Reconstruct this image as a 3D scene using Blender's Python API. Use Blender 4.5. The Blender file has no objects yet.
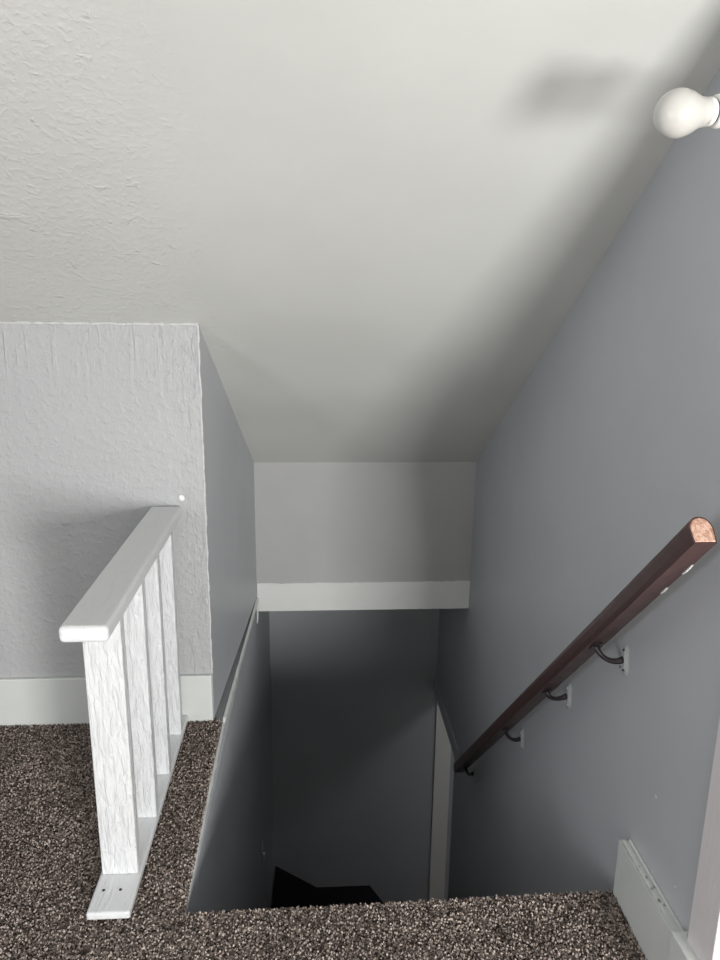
import bpy, bmesh, math, random
from mathutils import Vector, Matrix, noise
random.seed(7)
scene = bpy.context.scene
COL = scene.collection
R_ = math.radians

# ------------------------------------------------------------------ helpers
def tag(o, label=None, cat=None, group=None, kind=None):
    if label: o['label'] = label
    if cat: o['category'] = cat
    if group: o['group'] = group
    if kind: o['kind'] = kind
    return o

def obj(name, bm, mat, parent=None, smooth=False, bevel=0, seg=2):
    me = bpy.data.meshes.new(name)
    bmesh.ops.recalc_face_normals(bm, faces=bm.faces[:])
    bm.to_mesh(me); bm.free()
    o = bpy.data.objects.new(name, me); COL.objects.link(o)
    if mat: me.materials.append(mat)
    if smooth:
        for p in me.polygons: p.use_smooth = True
    if bevel:
        b = o.modifiers.new('bevel', 'BEVEL'); b.width = bevel; b.segments = seg; b.limit_method = 'ANGLE'
        b.harden_normals = False
    if parent: o.parent = parent
    return o

def empty(name, loc=(0, 0, 0)):
    o = bpy.data.objects.new(name, None); COL.objects.link(o); o.location = loc
    o.empty_display_size = .1
    return o

def put(o, parent):
    """parent keeping world place (parents are unrotated empties)"""
    o.parent = parent
    o.location = Vector(o.location) - parent.location
    return o

def struct(name, bm, mat, **k):
    return tag(obj(name, bm, mat, **k), kind='structure')

def box(bm, x0, x1, y0, y1, z0, z1):
    v = [bm.verts.new((x, y, z)) for x in (x0, x1) for y in (y0, y1) for z in (z0, z1)]
    for f in ((0, 1, 3, 2), (4, 6, 7, 5), (0, 4, 5, 1), (2, 3, 7, 6), (0, 2, 6, 4), (1, 5, 7, 3)):
        bm.faces.new([v[i] for i in f])
    return v

def B(*a):
    bm = bmesh.new()
    for q in (a if isinstance(a[0], tuple) else (a,)): box(bm, *q)
    return bm

def prism(poly, thick):
    """closed prism: poly = 3-D points in a plane, thick = offset vector"""
    bm = bmesh.new(); t = Vector(thick)
    a = [bm.verts.new(p) for p in poly]; b = [bm.verts.new(Vector(p) + t) for p in poly]
    bm.faces.new(a); bm.faces.new(b[::-1])
    n = len(poly)
    for i in range(n): bm.faces.new((a[i], a[(i + 1) % n], b[(i + 1) % n], b[i]))
    return bm

def tube(bm, pts, radii, n=14, cap=True):
    rings = []
    up0 = Vector((0, 0, 1))
    for i, p in enumerate(pts):
        p = Vector(p)
        d = (Vector(pts[min(i + 1, len(pts) - 1)]) - Vector(pts[max(i - 1, 0)])).normalized()
        s = d.cross(up0)
        if s.length < 1e-3: s = d.cross(Vector((0, 1, 0)))
        s.normalize(); u = s.cross(d).normalized()
        r = radii[i] if isinstance(radii, (list, tuple)) else radii
        ra, rb = r if isinstance(r, tuple) else (r, r)
        rings.append([bm.verts.new(p + s * math.cos(2 * math.pi * k / n) * ra + u * math.sin(2 * math.pi * k / n) * rb) for k in range(n)])
    for a, b in zip(rings, rings[1:]):
        for k in range(n): bm.faces.new((a[k], a[(k + 1) % n], b[(k + 1) % n], b[k]))
    if cap:
        bm.faces.new(rings[0][::-1]); bm.faces.new(rings[-1])

def lathe_x(prof, n=40):
    """prof: (distance along +x, radius), around the x axis"""
    bm = bmesh.new(); rings = []
    for d, r in prof:
        if r < 1e-5: rings.append([bm.verts.new((d, 0, 0))])
        else: rings.append([bm.verts.new((d, r * math.cos(2 * math.pi * k / n), r * math.sin(2 * math.pi * k / n))) for k in range(n)])
    for a, b in zip(rings, rings[1:]):
        for k in range(n):
            k2 = (k + 1) % n
            if len(a) == 1 and len(b) == 1: continue
            if len(a) == 1: bm.faces.new((a[0], b[k2], b[k]))
            elif len(b) == 1: bm.faces.new((a[k], a[k2], b[0]))
            else: bm.faces.new((a[k], a[k2], b[k2], b[k]))
    return bm

# ------------------------------------------------------------------ materials
class N:
    def __init__(s, name):
        s.m = bpy.data.materials.new(name); s.m.use_nodes = True
        s.t = s.m.node_tree; s.b = s.t.nodes['Principled BSDF']
    def n(s, kind, **k):
        q = s.t.nodes.new(kind)
        for a, v in k.items():
            if a in q.inputs: q.inputs[a].default_value = v
            else: setattr(q, a, v)
        return q
    def l(s, a, b): s.t.links.new(a, b)
    def noise(s, vec, scale, detail=3, rough=.5, dist=0):
        q = s.n('ShaderNodeTexNoise'); q.inputs['Scale'].default_value = scale; q.inputs['Detail'].default_value = detail
        q.inputs['Roughness'].default_value = rough; q.inputs['Distortion'].default_value = dist
        s.l(vec, q.inputs['Vector']); return q.outputs['Fac']
    def math(s, op, a, b=None, clamp=False):
        q = s.n('ShaderNodeMath'); q.operation = op; q.use_clamp = clamp
        for i, v in enumerate((a, b)):
            if v is None: continue
            if isinstance(v, (int, float)): q.inputs[i].default_value = v
            else: s.l(v, q.inputs[i])
        return q.outputs[0]
    def ramp(s, f, lo, hi, a=0., b=1.):
        q = s.n('ShaderNodeMapRange'); q.interpolation_type = 'SMOOTHSTEP'
        q.inputs['From Min'].default_value = lo; q.inputs['From Max'].default_value = hi
        q.inputs['To Min'].default_value = a; q.inputs['To Max'].default_value = b
        s.l(f, q.inputs['Value']); return q.outputs['Result']
    def mixc(s, f, a, b):
        q = s.n('ShaderNodeMix'); q.data_type = 'RGBA'
        if isinstance(f, (int, float)): q.inputs[0].default_value = f
        else: s.l(f, q.inputs[0])
        for i, v in ((6, a), (7, b)):
            if isinstance(v, tuple): q.inputs[i].default_value = (*v, 1)
            else: s.l(v, q.inputs[i])
        return q.outputs[2]
    def bump(s, h, strength, dist=.01, normal=None):
        q = s.n('ShaderNodeBump'); q.inputs['Strength'].default_value = strength; q.inputs['Distance'].default_value = dist
        s.l(h, q.inputs['Height'])
        if normal: s.l(normal, q.inputs['Normal'])
        return q.outputs['Normal']
    def obj(s, scale=None):
        c = s.n('ShaderNodeTexCoord').outputs['Object']
        if scale:
            mp = s.n('ShaderNodeMapping'); mp.inputs['Scale'].default_value = scale; s.l(c, mp.inputs['Vector']); return mp.outputs['Vector']
        return c
    def base(s, c, rough=.5, spec=.5):
        if isinstance(c, tuple): s.b.inputs['Base Color'].default_value = (*c, 1)
        else: s.l(c, s.b.inputs['Base Color'])
        s.b.inputs['Roughness'].default_value = rough
        s.b.inputs['Specular IOR Level'].default_value = spec
        return s

def simple(name, c, rough=.5, spec=.5, metal=0):
    q = N(name); q.base(c, rough, spec); q.b.inputs['Metallic'].default_value = metal; return q.m

def paint(name, c, rough=.45, peel=.0006, lumps=0, mask=None, mott=.03, spec=.4):
    q = N(name); v = q.obj()
    n1 = q.noise(v, 2.2, 3)
    col = q.mixc(q.ramp(n1, .3, .7), tuple(x * (1 - mott) for x in c), tuple(min(1, x * (1 + mott)) for x in c))
    q.base(col, rough, spec)
    h = q.math('MULTIPLY', q.noise(v, 170, 3, .6), peel)
    h = q.math('ADD', h, q.math('MULTIPLY', q.noise(v, 9, 2), .0016))
    if lumps:
        L = q.ramp(q.noise(v, 60, 3, .5, .3), .40, .80, 0, .0016)
        L2 = q.ramp(q.noise(v, 16, 3, .6, .8), .60, .74, 0, .0026)
        L = q.math('MULTIPLY', q.math('ADD', L, L2), lumps)
        if mask: L = q.math('MULTIPLY', L, mask(q))
        h = q.math('ADD', h, L)
    q.l(q.bump(h, 1, 1.0), q.b.inputs['Normal'])
    return q.m

def sepx(q, i=0):
    s = q.n('ShaderNodeSeparateXYZ'); q.l(q.obj(), s.inputs[0]); return s.outputs[i]

GREY = (.475, .485, .508)
m_wall = paint('wall_paint_grey', GREY, .42, .0004)
m_wall_plain = paint('wall_paint_stair', (.44, .452, .475), .5, .0004)
m_upper = paint('wall_paint_far_panel', (.41, .41, .41), .6, .0003)
m_ceil = paint('ceiling_paint', (.58, .585, .562), .5, .0002, .8,
               mask=lambda q: q.ramp(q.math('ADD', sepx(q), q.math('MULTIPLY', q.noise(q.obj(), 3, 2), .3)), -.45, .02, 1, .05))
# rough painted plaster of the low wall, with drips near its top
def leftwall():
    q = N('wall_paint_rough'); v = q.obj()
    q.base(q.mixc(q.noise(v, 3, 3), (.405, .41, .42), (.46, .463, .47)), .42, .45)
    h = q.math('MULTIPLY', q.noise(v, 110, 3, .5), .0014)
    h = q.math('ADD', h, q.ramp(q.noise(v, 42, 3, .5, .3), .40, .80, 0, .0022))
    drip = q.ramp(q.noise(q.obj((46, 46, 4.0)), 1, 3, .6, .35), .52, .80, 0, .0030)
    z = sepx(q, 2)
    drip = q.math('MULTIPLY', drip, q.ramp(z, 1.12, 1.33, .0, 1.))
    h = q.math('ADD', h, drip)
    x = sepx(q, 0)
    edge = q.math('MULTIPLY', q.ramp(q.noise(q.obj((60, 60, 14)), 1, 3, .7, .5), .45, .8, 0, .0035), q.ramp(x, -.50, -.40, 0, 1))
    h = q.math('ADD', h, edge)
    q.l(q.bump(h, .9, 1.0), q.b.inputs['Normal']); return q.m
m_leftwall = leftwall()
def ridge():
    q = N('paint_ridge_pale'); v = q.obj()
    q.base((.62, .62, .62), .45, .5)
    q.l(q.bump(q.math('MULTIPLY', q.noise(v, 140, 4, .7), .004), 1, 1.0), q.b.inputs['Normal']); return q.m
m_ridge = ridge()
def whitewood(name, grain, c=(.71, .72, .73), bh=.0012):
    q = N(name)
    v = q.obj(grain)
    q.base(q.mixc(q.noise(q.obj(), 18, 4), tuple(x * .94 for x in c), c), .33, .5)
    n = q.noise(v, 1, 4, .6, 1.1)
    n2 = q.noise(q.obj(), 260, 2)
    h = q.math('ADD', q.ramp(n, .38, .66, 0, bh), q.math('MULTIPLY', n2, .0003))
    q.l(q.bump(h, .9, 1.0), q.b.inputs['Normal']); return q.m
m_post = whitewood('white_gloss_wood_upright', (70, 70, 14), bh=.0024)
m_cap = whitewood('white_gloss_wood_rail', (26, 4, 26))
m_trim = whitewood('white_trim_paint', (9, 9, 9), (.66, .68, .66), .0004)
m_strip = whitewood('white_header_paint', (7, 7, 12), (.72, .73, .71), .0003)
m_casing = whitewood('pinkish_white_casing_paint', (40, 40, 3), (.72, .68, .69), .0003)
m_jamb = simple('jamb_paint', (.82, .81, .78), .5)
m_chip = simple('bare_chip', (.85, .85, .84), .6)

def carpet():
    q = N('carpet_brown_speckled'); v = q.obj()
    n = q.n('ShaderNodeTexVoronoi'); n.inputs['Scale'].default_value = 185; q.l(v, n.inputs['Vector'])
    s = q.n('ShaderNodeSeparateColor'); q.l(n.outputs['Color'], s.inputs[0])
    cr = q.n('ShaderNodeValToRGB'); q.l(s.outputs[0], cr.inputs[0])
    e = cr.color_ramp.elements
    e[0].position = 0; e[0].color = (.028, .020, .017, 1); e[1].position = 1; e[1].color = (.60, .52, .46, 1)
    for p, c in ((.30, (.080, .063, .053)), (.55, (.215, .172, .150)), (.80, (.43, .36, .32))):
        a = e.new(p); a.color = (*c, 1)
    big = q.noise(v, 5, 3)
    col = q.mixc(q.ramp(big, .35, .7, 0, .25), cr.outputs[0], (.09, .07, .06))
    q.base(col, .95, .1)
    q.b.inputs['Sheen Weight'].default_value = .12
    return q.m
m_carpet = carpet()
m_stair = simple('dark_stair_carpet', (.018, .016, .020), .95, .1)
def railwood():
    q = N('mahogany_stained_wood')
    n = q.noise(q.obj((60, 5, 60)), 1, 4, .6, .6)
    q.base(q.mixc(n, (.036, .019, .018), (.088, .043, .040)), .34, .5)
    q.l(q.bump(q.math('MULTIPLY', n, .0012), .6, 1.0), q.b.inputs['Normal']); return q.m
m_rail = railwood()
def endwood():
    q = N('bare_end_grain_wood')
    n = q.noise(q.obj((150, 30, 150)), 1, 4, .6, .8)
    q.base(q.mixc(q.ramp(n, .35, .65), (.34, .17, .115), (.62, .42, .33)), .5, .4); return q.m
m_end = endwood()
m_bronze = simple('dark_bronze_metal', (.07, .06, .065), .35, .5, .7)
m_plate = paint('bracket_plate_paint', (.48, .485, .49), .2, .0006)
m_screw = simple('screw_dark', (.05, .05, .05), .4, .5, .8)
def bulbmat():
    q = N('opal_bulb'); q.base((.55, .54, .51), .3, .5)
    q.b.inputs['Subsurface Weight'].default_value = .25; q.b.inputs['Subsurface Radius'].default_value = (.02, .02, .02)
    return q.m
m_bulb = bulbmat()
m_collar = simple('bulb_collar_white', (.80, .80, .77), .4)
m_print = simple('grey_print', (.34, .33, .32), .6)
m_dark = simple('black_gap', (.012, .012, .012), .5)
m_porc = simple('porcelain_white', (.78, .77, .74), .22)
m_switch = simple('switch_plastic', (.42, .43, .44), .4)
m_glass = N('window_glass'); m_glass.base((1, 1, 1), 0, .5); m_glass.b.inputs['Transmission Weight'].default_value = 1
m_glass = m_glass.m

# ------------------------------------------------------------------ dimensions
XL, XR = -.331, .803           # stairwell
Y0L, Y0R = 1.550, 1.570        # landing edge (slightly skewed)
YC = 2.429                     # face of the low wall
YB, YF = 3.549, 4.412          # header, far wall
XC = -.366
ZC, SL = 1.404, .63
def zce(y): return ZC - SL * (y - YC)
ZB0, ZB1 = -.082, .069
LOW = -3.0
XRM = -2.3; YBK = -2.0         # rest of the upper room
ZFLAT = 2.45

# ------------------------------------------------------------------ setting
# floor slab (L shaped around the stairwell)
fl = prism([(XRM, YBK, -.02), (XR, YBK, -.02), (XR, Y0R, -.02), (XL, Y0L, -.02), (XL - .012, YC, -.02), (XRM, YC, -.02)], (0, 0, -.2))
struct('floor', fl, simple('floor_backing', (.06, .05, .045), .9))

# carpet: base sheet plus thousands of little tufts in one object
def inside(x, y, e=0):
    if x < XL - e - .012 * max(0, (y - Y0L) / (YC - Y0L)): return True
    return y < Y0L + (Y0R - Y0L) * (x - XL) / (XR - XL) - e
def carpet_obj():
    V, F = [], []
    def quad(pts):
        k = len(V); V.extend(pts); F.append(tuple(range(k, k + len(pts))))
    # sheet (top) with rolled edge
    z = -.006
    poly = [(XRM, YBK), (XR, YBK), (XR, Y0R), (XL, Y0L), (XL - .012, YC), (XRM, YC)]
    quad([(x, y, z) for x, y in poly]); k = len(V)
    b = [(x, y, -.0195) for x, y in poly]
    quad(b[::-1])
    for i in range(6):
        j = (i + 1) % 6
        quad([(*poly[i], z), (*poly[i], -.0195), (*poly[j], -.0195), (*poly[j], z)])
    rnd = random.Random(3)
    def tuft(x, y, z0, dx, dy, h, w):
        a = rnd.uniform(0, 6.28); k = len(V)
        for i in range(4):
            t = a + i * math.pi / 2
            V.append((x + w * math.cos(t), y + w * math.sin(t), z0))
        for i in range(4):
            t = a + .6 + i * math.pi / 2
            V.append((x + dx * .6 + 1.15 * w * math.cos(t), y + dy * .6 + 1.15 * w * math.sin(t), z0 + h * .6))
        V.append((x + dx, y + dy, z0 + h))
        for i in range(4):
            j = (i + 1) % 4
            F.append((k + i, k + j, k + 4 + j, k + 4 + i)); F.append((k + 4 + i, k + 4 + j, k + 8))
    s = .0072
    y = .98
    while y < YC - .002:
        x = -1.35 if y > 1.4 else -1.1
        while x < XR - .002:
            px, py = x + rnd.uniform(-.5, .5) * s, y + rnd.uniform(-.5, .5) * s
            if inside(px, py, .001) and py < YC - .002 and px < XR - .002:
                tuft(px, py, -.007, rnd.uniform(-.004, .004), rnd.uniform(-.004, .004), rnd.uniform(.0065, .012), rnd.uniform(.0024, .0036))
            x += s
        y += s
    # fuzz hanging over the edges
    for i in range(1500):
        t = rnd.random()
        if rnd.random() < .55:
            x = XL + (XR - XL) * t; yy = Y0L + (Y0R - Y0L) * t
            if x > XR - .004: continue
            tuft(x, yy - .002, rnd.uniform(-.018, -.005), rnd.uniform(-.003, .003), rnd.uniform(.002, .009), rnd.uniform(.002, .008), .0028)
        else:
            yy = Y0L + (YC - .005 - Y0L) * t; x = XL - .012 * t
            tuft(x - .002, yy, rnd.uniform(-.018, -.005), rnd.uniform(.002, .008), rnd.uniform(-.003, .003), rnd.uniform(.002, .008), .0028)
    me = bpy.data.meshes.new('carpet'); me.from_pydata(V, [], F); me.update()
    me.materials.append(m_carpet)
    o = bpy.data.objects.new('carpet', me); COL.objects.link(o)
    return tag(o, 'brown speckled loop carpet covering the landing around the stairwell', 'carpet', kind='stuff')
carpet_obj()

# ceiling: slope, flat part, soffit under the far floor
yr = YC - (ZFLAT - ZC) / SL
def ceil_bm():
    n = [(XRM, yr, ZFLAT), (1.0, yr, ZFLAT), (1.0, YB + .12, zce(YB + .12)), (XRM, YB + .12, zce(YB + .12))]
    return prism(n, (0, .06, .09))
struct('ceiling', ceil_bm(), m_ceil)
struct('ceiling', B(XRM, .92, YBK - .1, yr + .03, ZFLAT, ZFLAT + .1), m_ceil)
struct('ceiling', B(XL - .1, XR + .1, YB + .115, YF, ZB0 + .004, ZB0 + .1), m_wall_plain)

# low wall on the left: face towards the camera, bevelled flank into the stairwell
zt = 1.6
wl = prism([(XRM, YC, -.2), (XC, YC, -.2), (-.294, YB, -.2), (-.294, YB + .1, -.2), (XRM, YB + .1, -.2)], (0, 0, .001))
def lowwall():
    bm = bmesh.new()
    P = [(XRM, YC), (XC, YC), (-.294, YB), (-.294, YB + .1), (XRM, YB + .1)]
    a = [bm.verts.new((x, y, -.0)) for x, y in P]; b = [bm.verts.new((x, y, zce(y) + .03)) for x, y in P]
    bm.faces.new(a); bm.faces.new(b[::-1])
    for i in range(5): bm.faces.new((a[i], a[(i + 1) % 5], b[(i + 1) % 5], b[i]))
    return bm
wl.free()
wf = struct('wall_left', lowwall(), m_leftwall)
wf.data.materials.append(m_wall)
for p in wf.data.polygons:
    if p.normal.x > .9: p.material_index = 1

# lumpy pale paint ridges along the corner and where wall meets slope
def ridge_bm(p0, p1, w, seed, amp=1.0, n=160):
    bm = bmesh.new(); p0, p1 = Vector(p0), Vector(p1); d = (p1 - p0).normalized()
    out = Vector((0, -1, 0)); side = d.cross(out).normalized(); rings = []
    for i in range(n + 1):
        t = i / n; c = p0.lerp(p1, t)
        r = w * (.45 + amp * max(0, .5 + noise.noise(Vector((t * 47, seed, 0))) + .7 * noise.noise(Vector((t * 130, seed, 3)))))
        s = .003 * noise.noise(Vector((t * 20, seed + 9, 0)))
        rings.append([bm.verts.new(c + side * (s + r * math.cos(a)) + out * (r * .55 * math.sin(a))) for a in [math.pi * 2 * k / 8 for k in range(8)]])
    for a, b in zip(rings, rings[1:]):
        for k in range(8): bm.faces.new((a[k], a[(k + 1) % 8], b[(k + 1) % 8], b[k]))
    bm.faces.new(rings[0]); bm.faces.new(rings[-1][::-1])
    return bm
put(obj('paint_ridge', ridge_bm((XC - .0015, YC, .18), (XC - .0015, YC, ZC - .004), .0035, 2), m_ridge, smooth=True), wf)
put(obj('paint_ridge', ridge_bm((-1.4, YC, ZC - .003), (XC, YC, ZC - .003), .004, 7, 1.2, 300), m_ridge, smooth=True), wf)

# stairwell's left wall below the floor, leaning slightly inward towards the far end
struct('wall_left', prism([(XL, Y0L - .35, LOW - .1), (-.289, YF, LOW - .1), (-.289 - .12, YF, LOW - .1), (XL - .12, Y0L - .35, LOW - .1)], (0, 0, -LOW + .1 - .0215)), m_wall_plain)
# thin white edge bead running along the top of that wall
bd = bmesh.new(); rg = []
for i in range(121):
    t = i / 120; y = Y0L + .01 + (YB - Y0L - .01) * t
    if y < YC: x = XL - .0
    else: x = XL + (-.290 - XL) * (y - YC) / (YB - YC)
    w = (.0035 if y < YC else .006) + .003 * noise.noise(Vector((t * 40, 1, 1)))
    zz = -.012 + .004 * noise.noise(Vector((t * 25, 5, 1))) - (.011 if y < YC else 0)
    rg.append([bd.verts.new(q) for q in ((x - .012, y, zz - .012), (x + w, y, zz - .011), (x + w, y, zz + .006), (x - .004, y, zz + .010))])
for a, b in zip(rg, rg[1:]):
    for k in range(4): bd.faces.new((a[k], a[(k + 1) % 4], b[(k + 1) % 4], b[k]))
bd.faces.new(rg[0]); bd.faces.new(rg[-1][::-1])
tube(bd, [(-.2905, 3.49, -.01), (-.288, 3.492, -.05), (-.2895, 3.495, -.10), (-.291, 3.495, -.125)], [.006, .005, .0045, .003], 8)
struct('trim_1', bd, m_trim)

# right wall with two doorways (one beside the camera, one at the stair foot)
T = .12
rw = bmesh.new()
DY0, DY1, DZ = -1.9, 1.16, 2.03
WY0, WY1, WZ = 3.71, YF, -1.055
def slopebox(bm, y0, y1, z0):
    P = [(XR, y0, z0), (XR, y1, z0), (XR, y1, zce(y1) + .03), (XR, y0, zce(y0) + .03)]
    a = [bm.verts.new(p) for p in P]; b = [bm.verts.new((p[0] + T, p[1], p[2])) for p in P]
    bm.faces.new(a); bm.faces.new(b[::-1])
    for i in range(4): bm.faces.new((a[i], a[(i + 1) % 4], b[(i + 1) % 4], b[i]))
slopebox(rw, DY1, YB + .12, WZ)
box(rw, XR, XR + T, 1.16, WY0, LOW - .1, WZ)
box(rw, XR, XR + T, YB + .12, YF + .1, WZ, .1)
box(rw, XR, XR + T, YBK, DY0, -.2, ZFLAT)
box(rw, XR, XR + T, DY0, DY1, DZ, zce(1.17) + .02)
box(rw, XR, XR + T, DY0, DY1, -.2, -.02)
struct('wall_right', rw, m_wall)
# casing around the upper doorway
cs = B((XR - .017, XR, DY1 - .01, DY1 + .083, .172, DZ + .09), (XR - .017, XR, DY0 - .083, DY0 + .01, 0, DZ + .09), (XR - .017, XR, DY0, DY1, DZ - .01, DZ + .083),
       (XR - .002, XR + T + .002, DY1 - .012, DY1 + .002, 0, DZ), (XR - .002, XR + T + .002, DY0 - .002, DY0 + .012, 0, DZ))
struct('trim_2', cs, m_casing, bevel=.002)
struct('trim_3', B(XR - .040, XR, DY1 - .012, DY1 + .106, -.006, .180), m_trim, bevel=.003)     # plinth block
# baseboard on the right, with a chipped top end
def bbr():
    bm = B(XR - .031, XR, DY1 + .104, Y0R - .004, -.006, .162)
    bmesh.ops.subdivide_edges(bm, edges=[e for e in bm.edges if abs(e.verts[0].co.x - e.verts[1].co.x) > .01], cuts=7)
    for v in bm.verts:
        if v.co.y > Y0R - .02 and v.co.z > .15 and XR - .029 < v.co.x < XR - .001: v.co.y += random.uniform(-.006, .004); v.co.z += random.uniform(-.004, .003)
    return bm
bb = struct('baseboard_right', bbr(), m_trim, bevel=.0015)
mk = bmesh.new()
for (yy, xx, s) in ((1.435, .014, .0035), (1.405, .017, .004), (1.40, .010, .003), (1.365, .012, .0045), (1.352, .018, .003), (1.47, .011, .002)):
    c = Vector((XR - .031 + xx, yy, .1622))
    vs = [mk.verts.new(c + Vector((s * random.uniform(.5, 1) * math.cos(a), 1.5 * s * random.uniform(.5, 1) * math.sin(a), 0))) for a in [k * math.pi / 4 for k in range(8)]]
    f = mk.faces.new(vs)
    r = bmesh.ops.extrude_face_region(mk, geom=[f])
    for v in r['geom']:
        if isinstance(v, bmesh.types.BMVert): v.co.z += .0006
put(obj('paint_chip', mk, simple('chip_grey', (.30, .31, .30), .6)), bb)

# baseboard on the low wall
bl = B(-2.3, XC - .002, YC - .016, YC, -.006, .178)
struct('baseboard_left', bl, m_trim, bevel=.003)

# header at the far side: grey panel above, white strip below
struct('wall_far', prism([(-.40, YB, ZB0 + .002), (XR + .05, YB, ZB0 + .002), (XR + .05, YB, zce(YB) + .03), (-.40, YB, zce(YB) + .03)], (0, .118, 0)), m_upper)
st = bmesh.new(); n = 90; rows = []
for i in range(n + 1):
    t = i / n; x = -.292 + (XR - .001 + .292) * t
    e = .004 * noise.noise(Vector((t * 12, 0, 0))) + .003 * noise.noise(Vector((t * 40, 4, 0)))
    rows.append([st.verts.new(q) for q in ((x, YB - .005, ZB0), (x, YB - .005, ZB1 + e), (x, YB + .004, ZB1 + e), (x, YB + .004, ZB0))])
for a, b in zip(rows, rows[1:]):
    for k in range(4): st.faces.new((a[k], a[(k + 1) % 4], b[(k + 1) % 4], b[k]))
st.faces.new(rows[0]); st.faces.new(rows[-1][::-1])
struct('trim_4', st, m_strip)
# far wall of the lower flight
struct('wall_far', B((-.45, 1.0, YF, YF + .12, LOW - .1, .1)), m_wall_plain)
struct('trim_5', B(-.289, XR - .0, YF - .022, YF, -.845, ZB0 + .004), m_wall_plain)
# jamb at the stair-foot doorway, the hall past it, header board
struct('door_1', B((XR + .012, XR + T, YF - .012, YF, LOW, WZ), (XR, XR + T, WY0 - .001, WY0 + .012, LOW, WZ)), m_jamb)
struct('trim_6', B(XR - .012, XR, WY0 - .09, YF - .008, WZ, WZ + .085), m_wall, bevel=.002)
HX = 2.4
struct('wall_hall', B((HX, HX + .1, 2.6, 5.4, LOW, -.3), (XR + T, HX, 2.5, 2.6, LOW, -.3), (XR + T + .1, HX, 5.4, 5.5, LOW, -.3), (XR+.2, XR + T+.1, YF + .12, 5.5, LOW, -.3)), m_jamb)
struct('ceiling', B(XR + T, HX + .1, 2.5, 5.5, -.32, -.22), m_jamb)
struct('floor', B(XL - .2, HX + .1, Y0L - .4, 5.5, LOW - .1, LOW), simple('lower_floor', (.08, .06, .05), .6))
struct('wall_back', B(XL - .12, XR + T, Y0L - .42, Y0L - .36, LOW, -.22), m_wall_plain)

# the rest of the upper room: left and back walls with windows, the left one added as fill
struct('wall_left', B((XRM - .1, XRM, YBK, -.95, -.2, ZFLAT + .1), (XRM - .1, XRM, .05, YC + 1.2, -.2, ZFLAT + .1), (XRM - .1, XRM, -.95, .05, -.2, .5), (XRM - .1, XRM, -.95, .05, 1.5, ZFLAT + .1)), m_wall)
struct('fill_window', B((XRM - .07, XRM - .03, -.95, -.90, .5, 1.5), (XRM - .07, XRM - .03, .0, .05, .5, 1.5), (XRM - .07, XRM - .03, -.95, .05, .5, .55), (XRM - .07, XRM - .03, -.95, .05, 1.45, 1.5)), m_cap)  # unseen frame added around the fill that lifts the right wall
WX0, WX1, WZ0, WZ1 = -.75, .70, .40, 1.40
bwall = B((XRM, WX0, YBK - .12, YBK, -.2, ZFLAT), (WX1, XR + T, YBK - .12, YBK, -.2, ZFLAT), (WX0, WX1, YBK - .12, YBK, -.2, WZ0), (WX0, WX1, YBK - .12, YBK, WZ1, ZFLAT))
struct('wall_back', bwall, m_wall)
fr = bmesh.new(); w = .05
for a in ((WX0, WX0 + w, WZ0, WZ1), (WX1 - w, WX1, WZ0, WZ1), (WX0, WX1, WZ0, WZ0 + w), (WX0, WX1, WZ1 - w, WZ1), (WX0, WX1, (WZ0 + WZ1) / 2 - .02, (WZ0 + WZ1) / 2 + .02)):
    box(fr, a[0], a[1], YBK - .09, YBK - .04, a[2], a[3])
win = struct('window_1', fr, m_cap)
# room beyond the doorway beside the camera
SX = 3.2
struct('wall_side', B((SX, SX + .1, -2.0, 2.6, 0, 2.4),
                      (XR + T, .95, -2.1, -2.0, 0, 2.4), (1.85, SX, -2.1, -2.0, 0, 2.4), (.95, 1.85, -2.1, -2.0, 0, .28), (.95, 1.85, -2.1, -2.0, 1.28, 2.4), (XR + T, SX, 2.6, 2.7, 0, 2.4)), m_wall)
struct('floor', B(XR + T, SX + .1, -2.1, 2.7, -.2, -.004), simple('side_floor', (.22, .17, .14), .8))
struct('ceiling', B(XR + T, SX + .1, -2.1, 2.7, 2.4, 2.5), m_ceil)
f2 = bmesh.new()
for a in ((.95, 1.0, .28, 1.28), (1.8, 1.85, .28, 1.28), (.95, 1.85, .28, .33), (.95, 1.85, 1.23, 1.28), (.95, 1.85, .76, .80)):
    box(f2, a[0], a[1], -2.07, -2.03, a[2], a[3])
struct('window_2', f2, m_cap)

# ------------------------------------------------------------------ stairs
stair = tag(empty('staircase', (.25, Y0R, 0)), 'steep staircase in dark carpet dropping from the landing and turning at its foot', 'staircase')
RI = .2155; GO = .218
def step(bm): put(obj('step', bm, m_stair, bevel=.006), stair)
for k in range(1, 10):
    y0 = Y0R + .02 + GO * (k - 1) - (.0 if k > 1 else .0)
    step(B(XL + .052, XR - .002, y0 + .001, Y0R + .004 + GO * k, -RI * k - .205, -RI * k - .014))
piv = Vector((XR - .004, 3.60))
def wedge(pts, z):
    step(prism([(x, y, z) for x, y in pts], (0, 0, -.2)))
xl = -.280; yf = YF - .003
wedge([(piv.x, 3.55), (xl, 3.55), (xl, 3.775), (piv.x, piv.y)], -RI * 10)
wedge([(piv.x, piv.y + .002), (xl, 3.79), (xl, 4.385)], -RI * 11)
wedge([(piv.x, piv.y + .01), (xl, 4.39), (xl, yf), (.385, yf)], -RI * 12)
wedge([(piv.x, piv.y + .02), (.40, yf), (piv.x, yf)], -RI * 13)

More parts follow.
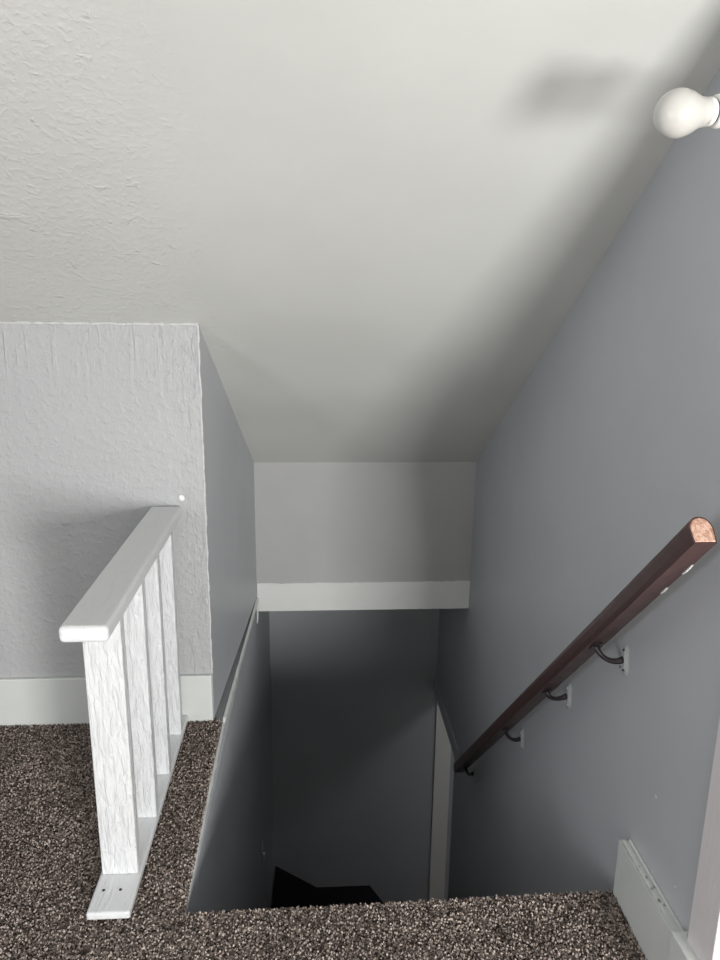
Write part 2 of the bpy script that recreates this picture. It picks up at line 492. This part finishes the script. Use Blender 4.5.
# ------------------------------------------------------------------ stair railing
rl = tag(empty('stair_railing', (-.5, 1.656, 0)), 'low white painted wooden stair railing with flat top and four uprights on brown carpet', 'railing')
CX0, CX1 = -.547, -.446
CZ = .804; CT = .039
def subdiv_noise(bm, amp, cuts, seed, axis_scale):
    bmesh.ops.subdivide_edges(bm, edges=bm.edges[:], cuts=cuts, use_grid_fill=True)
    for v in bm.verts:
        c = v.co
        v.co = c + Vector((noise.noise(Vector((c.x * 9 + seed, c.y * axis_scale, c.z * axis_scale))), 0, noise.noise(Vector((c.x * 9, c.y * axis_scale + 3, c.z * 5 + seed))))) * amp
    return bm
put(obj('top_rail', B(CX0 - .002, CX1 + .003, 1.490, YC - .001, CZ - CT, CZ), m_cap, bevel=.012, seg=4), rl)
bp = put(obj('bottom_plate', B(-.561, -.455, 1.532, YC - .017, .0052, .0265), m_cap, bevel=.006, seg=3), rl)
for i, y in enumerate((1.656, 1.869, 2.067, 2.284)):
    x1 = -.4575 if i else -.462
    put(obj('upright', B(-.5545, x1, y, y + .038, .0267, CZ - CT - .0002), m_post, bevel=.004, seg=3), rl)
for x in (-.537, -.495):
    b = bmesh.new(); tube(b, [(x, 1.605, .0262), (x, 1.605, .0273)], .0038, 12)
    put(obj('screw_head', b, m_screw), rl)
# small white lump of caulk on the wall by the rail's end
bm = bmesh.new(); bmesh.ops.create_icosphere(bm, subdivisions=3, radius=.011)
for v in bm.verts:
    v.co *= 1 + .25 * noise.noise(v.co * 90); v.co.y *= .7
o = obj('caulk_blob', bm, m_chip, smooth=True); o.location = (-.444, YC - .004, .832)
tag(o, 'small white blob of caulk stuck on the grey wall just above the railing end', 'caulk')

# ------------------------------------------------------------------ handrail
A = Vector((.728, 1.288, 1.077)); Z = Vector((.728, 3.279, -.838))
hd = (Z - A).normalized()
hr = tag(empty('handrail', tuple(A)), 'dark mahogany wooden handrail sloping down the right wall on four brackets', 'handrail')
sx = Vector((1, 0, 0)); un = sx.cross(hd).normalized()      # un = up, perpendicular to rail
if un.z < 0: un = -un
prof = []
for a in range(0, 181, 15):
    prof.append((.0235 * math.cos(R_(a)), .004 + .0245 * math.sin(R_(a))))
prof += [(-.0235, -.014), (-.0215, -.0275), (.0215, -.0275), (.0235, -.014)]
def railmesh():
    bm = bmesh.new(); rings = []
    n = 60; L = (Z - A).length
    for i in range(n + 1):
        c = A + hd * (L * i / n)
        rings.append([bm.verts.new(c + sx * (p + .0006 * noise.noise(Vector((i * .9, p * 60, 1)))) + un * (q + (.0014 * noise.noise(Vector((i * .7, q * 40, 3))) if q < -.02 else 0))) for p, q in prof])
    m = len(prof)
    for a, b in zip(rings, rings[1:]):
        for k in range(m): bm.faces.new((a[k], a[(k + 1) % m], b[(k + 1) % m], b[k]))
    bm.faces.new(rings[-1]); bm.faces.new(rings[0][::-1])
    return bm
rb = put(obj('rail', railmesh(), m_rail), hr)
me = rb.data
for i, p in enumerate(me.polygons): p.use_smooth = len(p.vertices) == 4 and i % len(prof) < 12
# bare end grain
eb = bmesh.new()
a = [eb.verts.new(A - hd * .0005 + sx * p * .90 + un * (q * .90)) for p, q in prof]; b = [eb.verts.new(A - hd * .0022 + sx * p * .84 + un * q * .84) for p, q in prof]
m = len(prof)
for k in range(m): eb.faces.new((a[k], a[(k + 1) % m], b[(k + 1) % m], b[k]))
eb.faces.new(b); eb.faces.new(a[::-1])
tag(put(obj('end_face', eb, m_end), hr), 'pale bare wood end grain')
# chips of bare white along the lower edge
for c0, L, s in ((.100, .048, 1), (.222, .034, 2)):
    bm = bmesh.new(); n = 10; up, dn = [], []
    for i in range(n + 1):
        t = i / n; c = A + hd * (c0 + L * t) + sx * .0185 + un * (-.0276)
        w = .0022 * math.sin(math.pi * t) * (.6 + .6 * random.random()) + .0006
        up.append((bm.verts.new(c + un * .002), bm.verts.new(c + un * .002 + sx * .004)))
        dn.append((bm.verts.new(c - un * w), bm.verts.new(c - un * w + sx * .004)))
    for i in range(n):
        for q in ((up[i][0], up[i + 1][0], dn[i + 1][0], dn[i][0]), (up[i][1], dn[i][1], dn[i + 1][1], up[i + 1][1]), (up[i][0], up[i][1], up[i + 1][1], up[i + 1][0]), (dn[i][0], dn[i + 1][0], dn[i + 1][1], dn[i][1])):
            bm.faces.new(q)
    put(obj('paint_chip', bm, m_chip), hr)
# brackets
def bracket(yr_, zr_, yw, zw, first=False):
    t = (yr_ - A.y) / hd.y * 1.0
    c = A + hd * t - un * .0275
    top = put(obj('bracket', (lambda bm: (tube(bm, [(1 - t) ** 3 * (c - un * .001) + 3 * t * (1 - t) ** 2 * (c - un * .028) + 3 * t * t * (1 - t) * Vector((.765, yw, zw - .016)) + t ** 3 * Vector((XR - .008, yw, zw)) for t in [k / 12 for k in range(13)]],
                                              [.0078 - .002 * math.sin(math.pi * k / 12) + .0015 * (k / 12) for k in range(13)], 12), bm)[1])(bmesh.new()), m_bronze, smooth=True), hr)
    # saddle under the rail
    bm = bmesh.new(); s = []
    for u, w in ((-.026, .009), (-.018, .0115), (0, .0125), (.018, .0115), (.026, .009)):
        s.append([bm.verts.new(c + hd * u + sx * (w * q)  - un * h) for q, h in ((-1, .0004), (1, .0004), (.9, .0045), (-.9, .0045))])
    for a, b in zip(s, s[1:]):
        for k in range(4): bm.faces.new((a[k], a[(k + 1) % 4], b[(k + 1) % 4], b[k]))
    bm.faces.new(s[0]); bm.faces.new(s[-1][::-1])
    ob = obj('saddle', bm, m_bronze, smooth=False); ob.parent = top
    # three-lobed wall plate, painted over
    bm = bmesh.new()
    outline = []
    for i in range(48):
        a = 2 * math.pi * i / 48
        r = .0175 + .0150 * max(0, math.cos((a - math.pi / 2) * 1)) ** 3 + .0150 * max(0, math.cos(a + math.pi / 2 + .5)) ** 4 + .0150 * max(0, math.cos(a + math.pi / 2 - .5)) ** 4
        outline.append((r * math.cos(a) * 1.0, r * math.sin(a) * 1.28))
    fr_ = [bm.verts.new((XR - .009, yw + p * .5, zw + q * .62)) for p, q in outline]
    md = [bm.verts.new((XR - .0025, yw + p, zw + q)) for p, q in outline]
    bk = [bm.verts.new((XR - .0002, yw + p, zw + q)) for p, q in outline]
    for k in range(48):
        j = (k + 1) % 48
        bm.faces.new((fr_[k], fr_[j], md[j], md[k])); bm.faces.new((md[k], md[j], bk[j], bk[k]))
    bm.faces.new(fr_); bm.faces.new(bk[::-1])
    wp = obj('wall_plate', bm, m_plate); wp.parent = top
    tag(wp, 'pale paint-splashed wall plate')
    for dy, dz in ((0, .027), (-.009, -.025), (.009, -.025)):
      bm = bmesh.new()
      tube(bm, [(XR - .0060, yw + dy, zw + dz), (XR - .0105, yw + dy, zw + dz)], [.0045, .0030], 10)
      sc = obj('screw_head', bm, m_screw if first else m_plate); sc.parent = top
bracket(1.738, .612, 1.700, .592, True)
bracket(2.078, .293, 2.062, .276)
bracket(2.501, -.13, 2.502, -.166)
bracket(3.13, -.738, 3.215, -.83)

# nail scars and filler dabs on the right wall
for i, (y, z, s) in enumerate(((1.470, .357, .0045), (1.628, .080, .003), (1.64, .11, .002), (1.34, .222, .004))):
    bm = bmesh.new(); bmesh.ops.create_icosphere(bm, subdivisions=2, radius=s)
    for v in bm.verts:
        v.co *= 1 + .4 * noise.noise(v.co * 300); v.co.x *= .3
    o = obj('filler_dab', bm, m_ridge, smooth=True); o.location = (XR - .0004, y, z)
    tag(o, ['small pale filler dab on the right wall below the top handrail bracket', 'tiny pale filler speck on the right wall left of the baseboard end',
            'fainter filler speck on the right wall just above the one by the baseboard end', 'small pale filler dab on the right wall just above the baseboard'][i], 'filler dab', 'filler dabs on the right wall')

# ------------------------------------------------------------------ light switch
ls = tag(empty('light_switch', (-.305, 3.55, -1.555)), 'grey toggle light switch low on the left stairwell wall', 'light switch')
xw = -.331 + (.042) * (3.55 - 1.187) / (YF - 1.187)
put(obj('switch_plate', B(xw - .001, xw + .006, 3.515, 3.585, -1.62, -1.50), m_switch, bevel=.002), ls)
put(obj('toggle', B(xw + .006, xw + .016, 3.545, 3.556, -1.572, -1.548), m_chip, bevel=.001), ls)

# ------------------------------------------------------------------ wall lamp with bare bulb
BC = Vector((.569, 1.23, 1.780)); BS = 1.115; r = .0322
lamp = tag(empty('wall_lamp', (XR, 1.245, 1.79)), 'unlit white globe-ended light bulb in a white socket sticking out from the right wall', 'lamp')
rot = Matrix.Rotation(R_(-5), 4, 'Y') @ Matrix.Rotation(R_(5), 4, 'Z') @ Matrix.Scale(BS, 4)
def lx(name, pr, mat, par, smooth=True):
    o = obj(name, lathe_x(pr), mat, smooth=smooth); o.data.transform(Matrix.Translation(BC) @ rot)
    return put(o, par) if par is lamp else o
pr = [(-r, 0)]
for a in range(6, 121, 6): pr.append((-r * math.cos(R_(a)), r * math.sin(R_(a))))
# neck tapers from the globe
pr = [p for p in pr if p[0] < r * .38]
pr += [(.0170, .0283), (.0210, .0262), (.0250, .0240), (.0290, .0220), (.0330, .0205), (.0440, .0190)]
bulb = lx('light_bulb', pr, m_bulb, lamp)
col = lx('bulb_collar', [(.0438, .0188), (.0445, .0194), (.0490, .0188), (.0510, .0178), (.0516, .0150), (.0516, 0)], m_collar, lamp)
sk = lx('bulb_base', [(.0512, 0), (.0512, .0165), (.0545, .0165), (.0550, 0)], m_dark, lamp)
lx('socket', [(.0540, 0), (.0540, .0190), (.0550, .0215), (.0590, .0225), (.100, .0215), (.116, .017), (.120, 0)], m_porc, lamp)
# printed marks on the collar
pm = bmesh.new()
for (d, ang, w, h) in ((.0375, 232, .0040, .0008), (.0395, 238, .0010, .003), (.0400, 226, .0030, .0008), (.0415, 240, .0009, .0028), (.0420, 233, .0022, .0008)):
    a = R_(ang); rr = .0205 - (d - .033) * .136
    base = Vector((d, rr * math.cos(a), rr * math.sin(a))); tn = Vector((0, -math.sin(a), math.cos(a))); nn = Vector((0, math.cos(a), math.sin(a)))
    vs = [base + Vector((1, 0, 0)) * w * i + tn * h * j + nn * k for i in (-.5, .5) for j in (-.5, .5) for k in (-.0012, .0001)]
    vs = [pm.verts.new(v) for v in vs]
    for f in ((0, 1, 3, 2), (4, 6, 7, 5), (0, 4, 5, 1), (2, 3, 7, 6), (0, 2, 6, 4), (1, 5, 7, 3)): pm.faces.new([vs[i] for i in f])
o = obj('printed_mark', pm, m_print); o.data.transform(Matrix.Translation(BC) @ rot); put(o, lamp)
am = bmesh.new()
e0 = Matrix.Translation(BC) @ rot @ Vector((.118, 0, 0))
tube(am, [e0, e0 + Vector((.015, .001, .001)), Vector((XR - .03, 1.310, 1.80)), Vector((XR - .006, 1.310, 1.80))], .008, 12)
put(obj('arm', am, m_porc, smooth=True), lamp)
bm = lathe_x([(-.02, 0), (-.02, .012), (-.016, .03), (-.004, .052), (0, .055), (0, 0)], 32)
o = obj('backplate', bm, m_porc, smooth=True); o.data.transform(Matrix.Translation((XR, 1.310, 1.80))); put(o, lamp)

# ------------------------------------------------------------------ light
def area(name, loc, rot, sx_, sy_, power, color, spread=180):
    l = bpy.data.lights.new(name, 'AREA'); l.shape = 'RECTANGLE'; l.size = sx_; l.size_y = sy_; l.energy = power; l.color = color; l.spread = R_(spread)
    o = bpy.data.objects.new(name, l); COL.objects.link(o); o.location = loc; o.rotation_euler = rot
    return o
# daylight through the window behind the camera
area('daylight_window', ((WX0 + WX1) / 2, YBK - .03, (WZ0 + WZ1) / 2), (R_(90), 0, 0), WX1 - WX0 - .1, WZ1 - WZ0 - .1, 22, (1.0, .97, .90))
# daylight through the window of the room beside the camera
area('daylight_side', (1.40, -2.02, .78), (R_(90), 0, 0), .75, .9, 165, (1, .995, .97))
# fill added at an unseen left window to brighten the right wall
area('fill_left', (XRM + .01, -.45, 1.0), (R_(90), 0, R_(-90)), .9, .9, 26, (.93, .96, 1.0))
# dim hall past the stair foot
area('hall_light', (1.7, 3.4, -.34), (0, 0, 0), .4, .4, 4.5, (.95, .96, 1))
w = bpy.data.worlds.new('sky'); scene.world = w; w.use_nodes = True
w.node_tree.nodes['Background'].inputs[0].default_value = (.6, .75, 1, 1); w.node_tree.nodes['Background'].inputs[1].default_value = .5

# ------------------------------------------------------------------ camera
cam = bpy.data.cameras.new('camera'); co = bpy.data.objects.new('camera', cam); COL.objects.link(co); scene.camera = co
F = Vector((0.061588894792608186, 0.9680477832147678, -0.24308495932738994)); Rr = Vector((0.998095138132392, -0.060610519258202815, 0.011509135142674216)); U = Vector((0.003592112847107259, 0.24333075097123422, 0.9699367208004183))
mt = Matrix((Rr, U, -F)).transposed().to_4x4(); mt.translation = (0, 0, 1.5); co.matrix_world = mt
cam.sensor_fit = 'VERTICAL'; cam.sensor_height = 24; cam.sensor_width = 18; cam.lens = 740.79 / 960 * 24; cam.clip_start = .02; cam.clip_end = 60
vs = scene.view_settings
vs.view_transform = 'Standard'; vs.look = 'None'; vs.gamma = 1; vs.use_curve_mapping = False; vs.exposure = 0.02
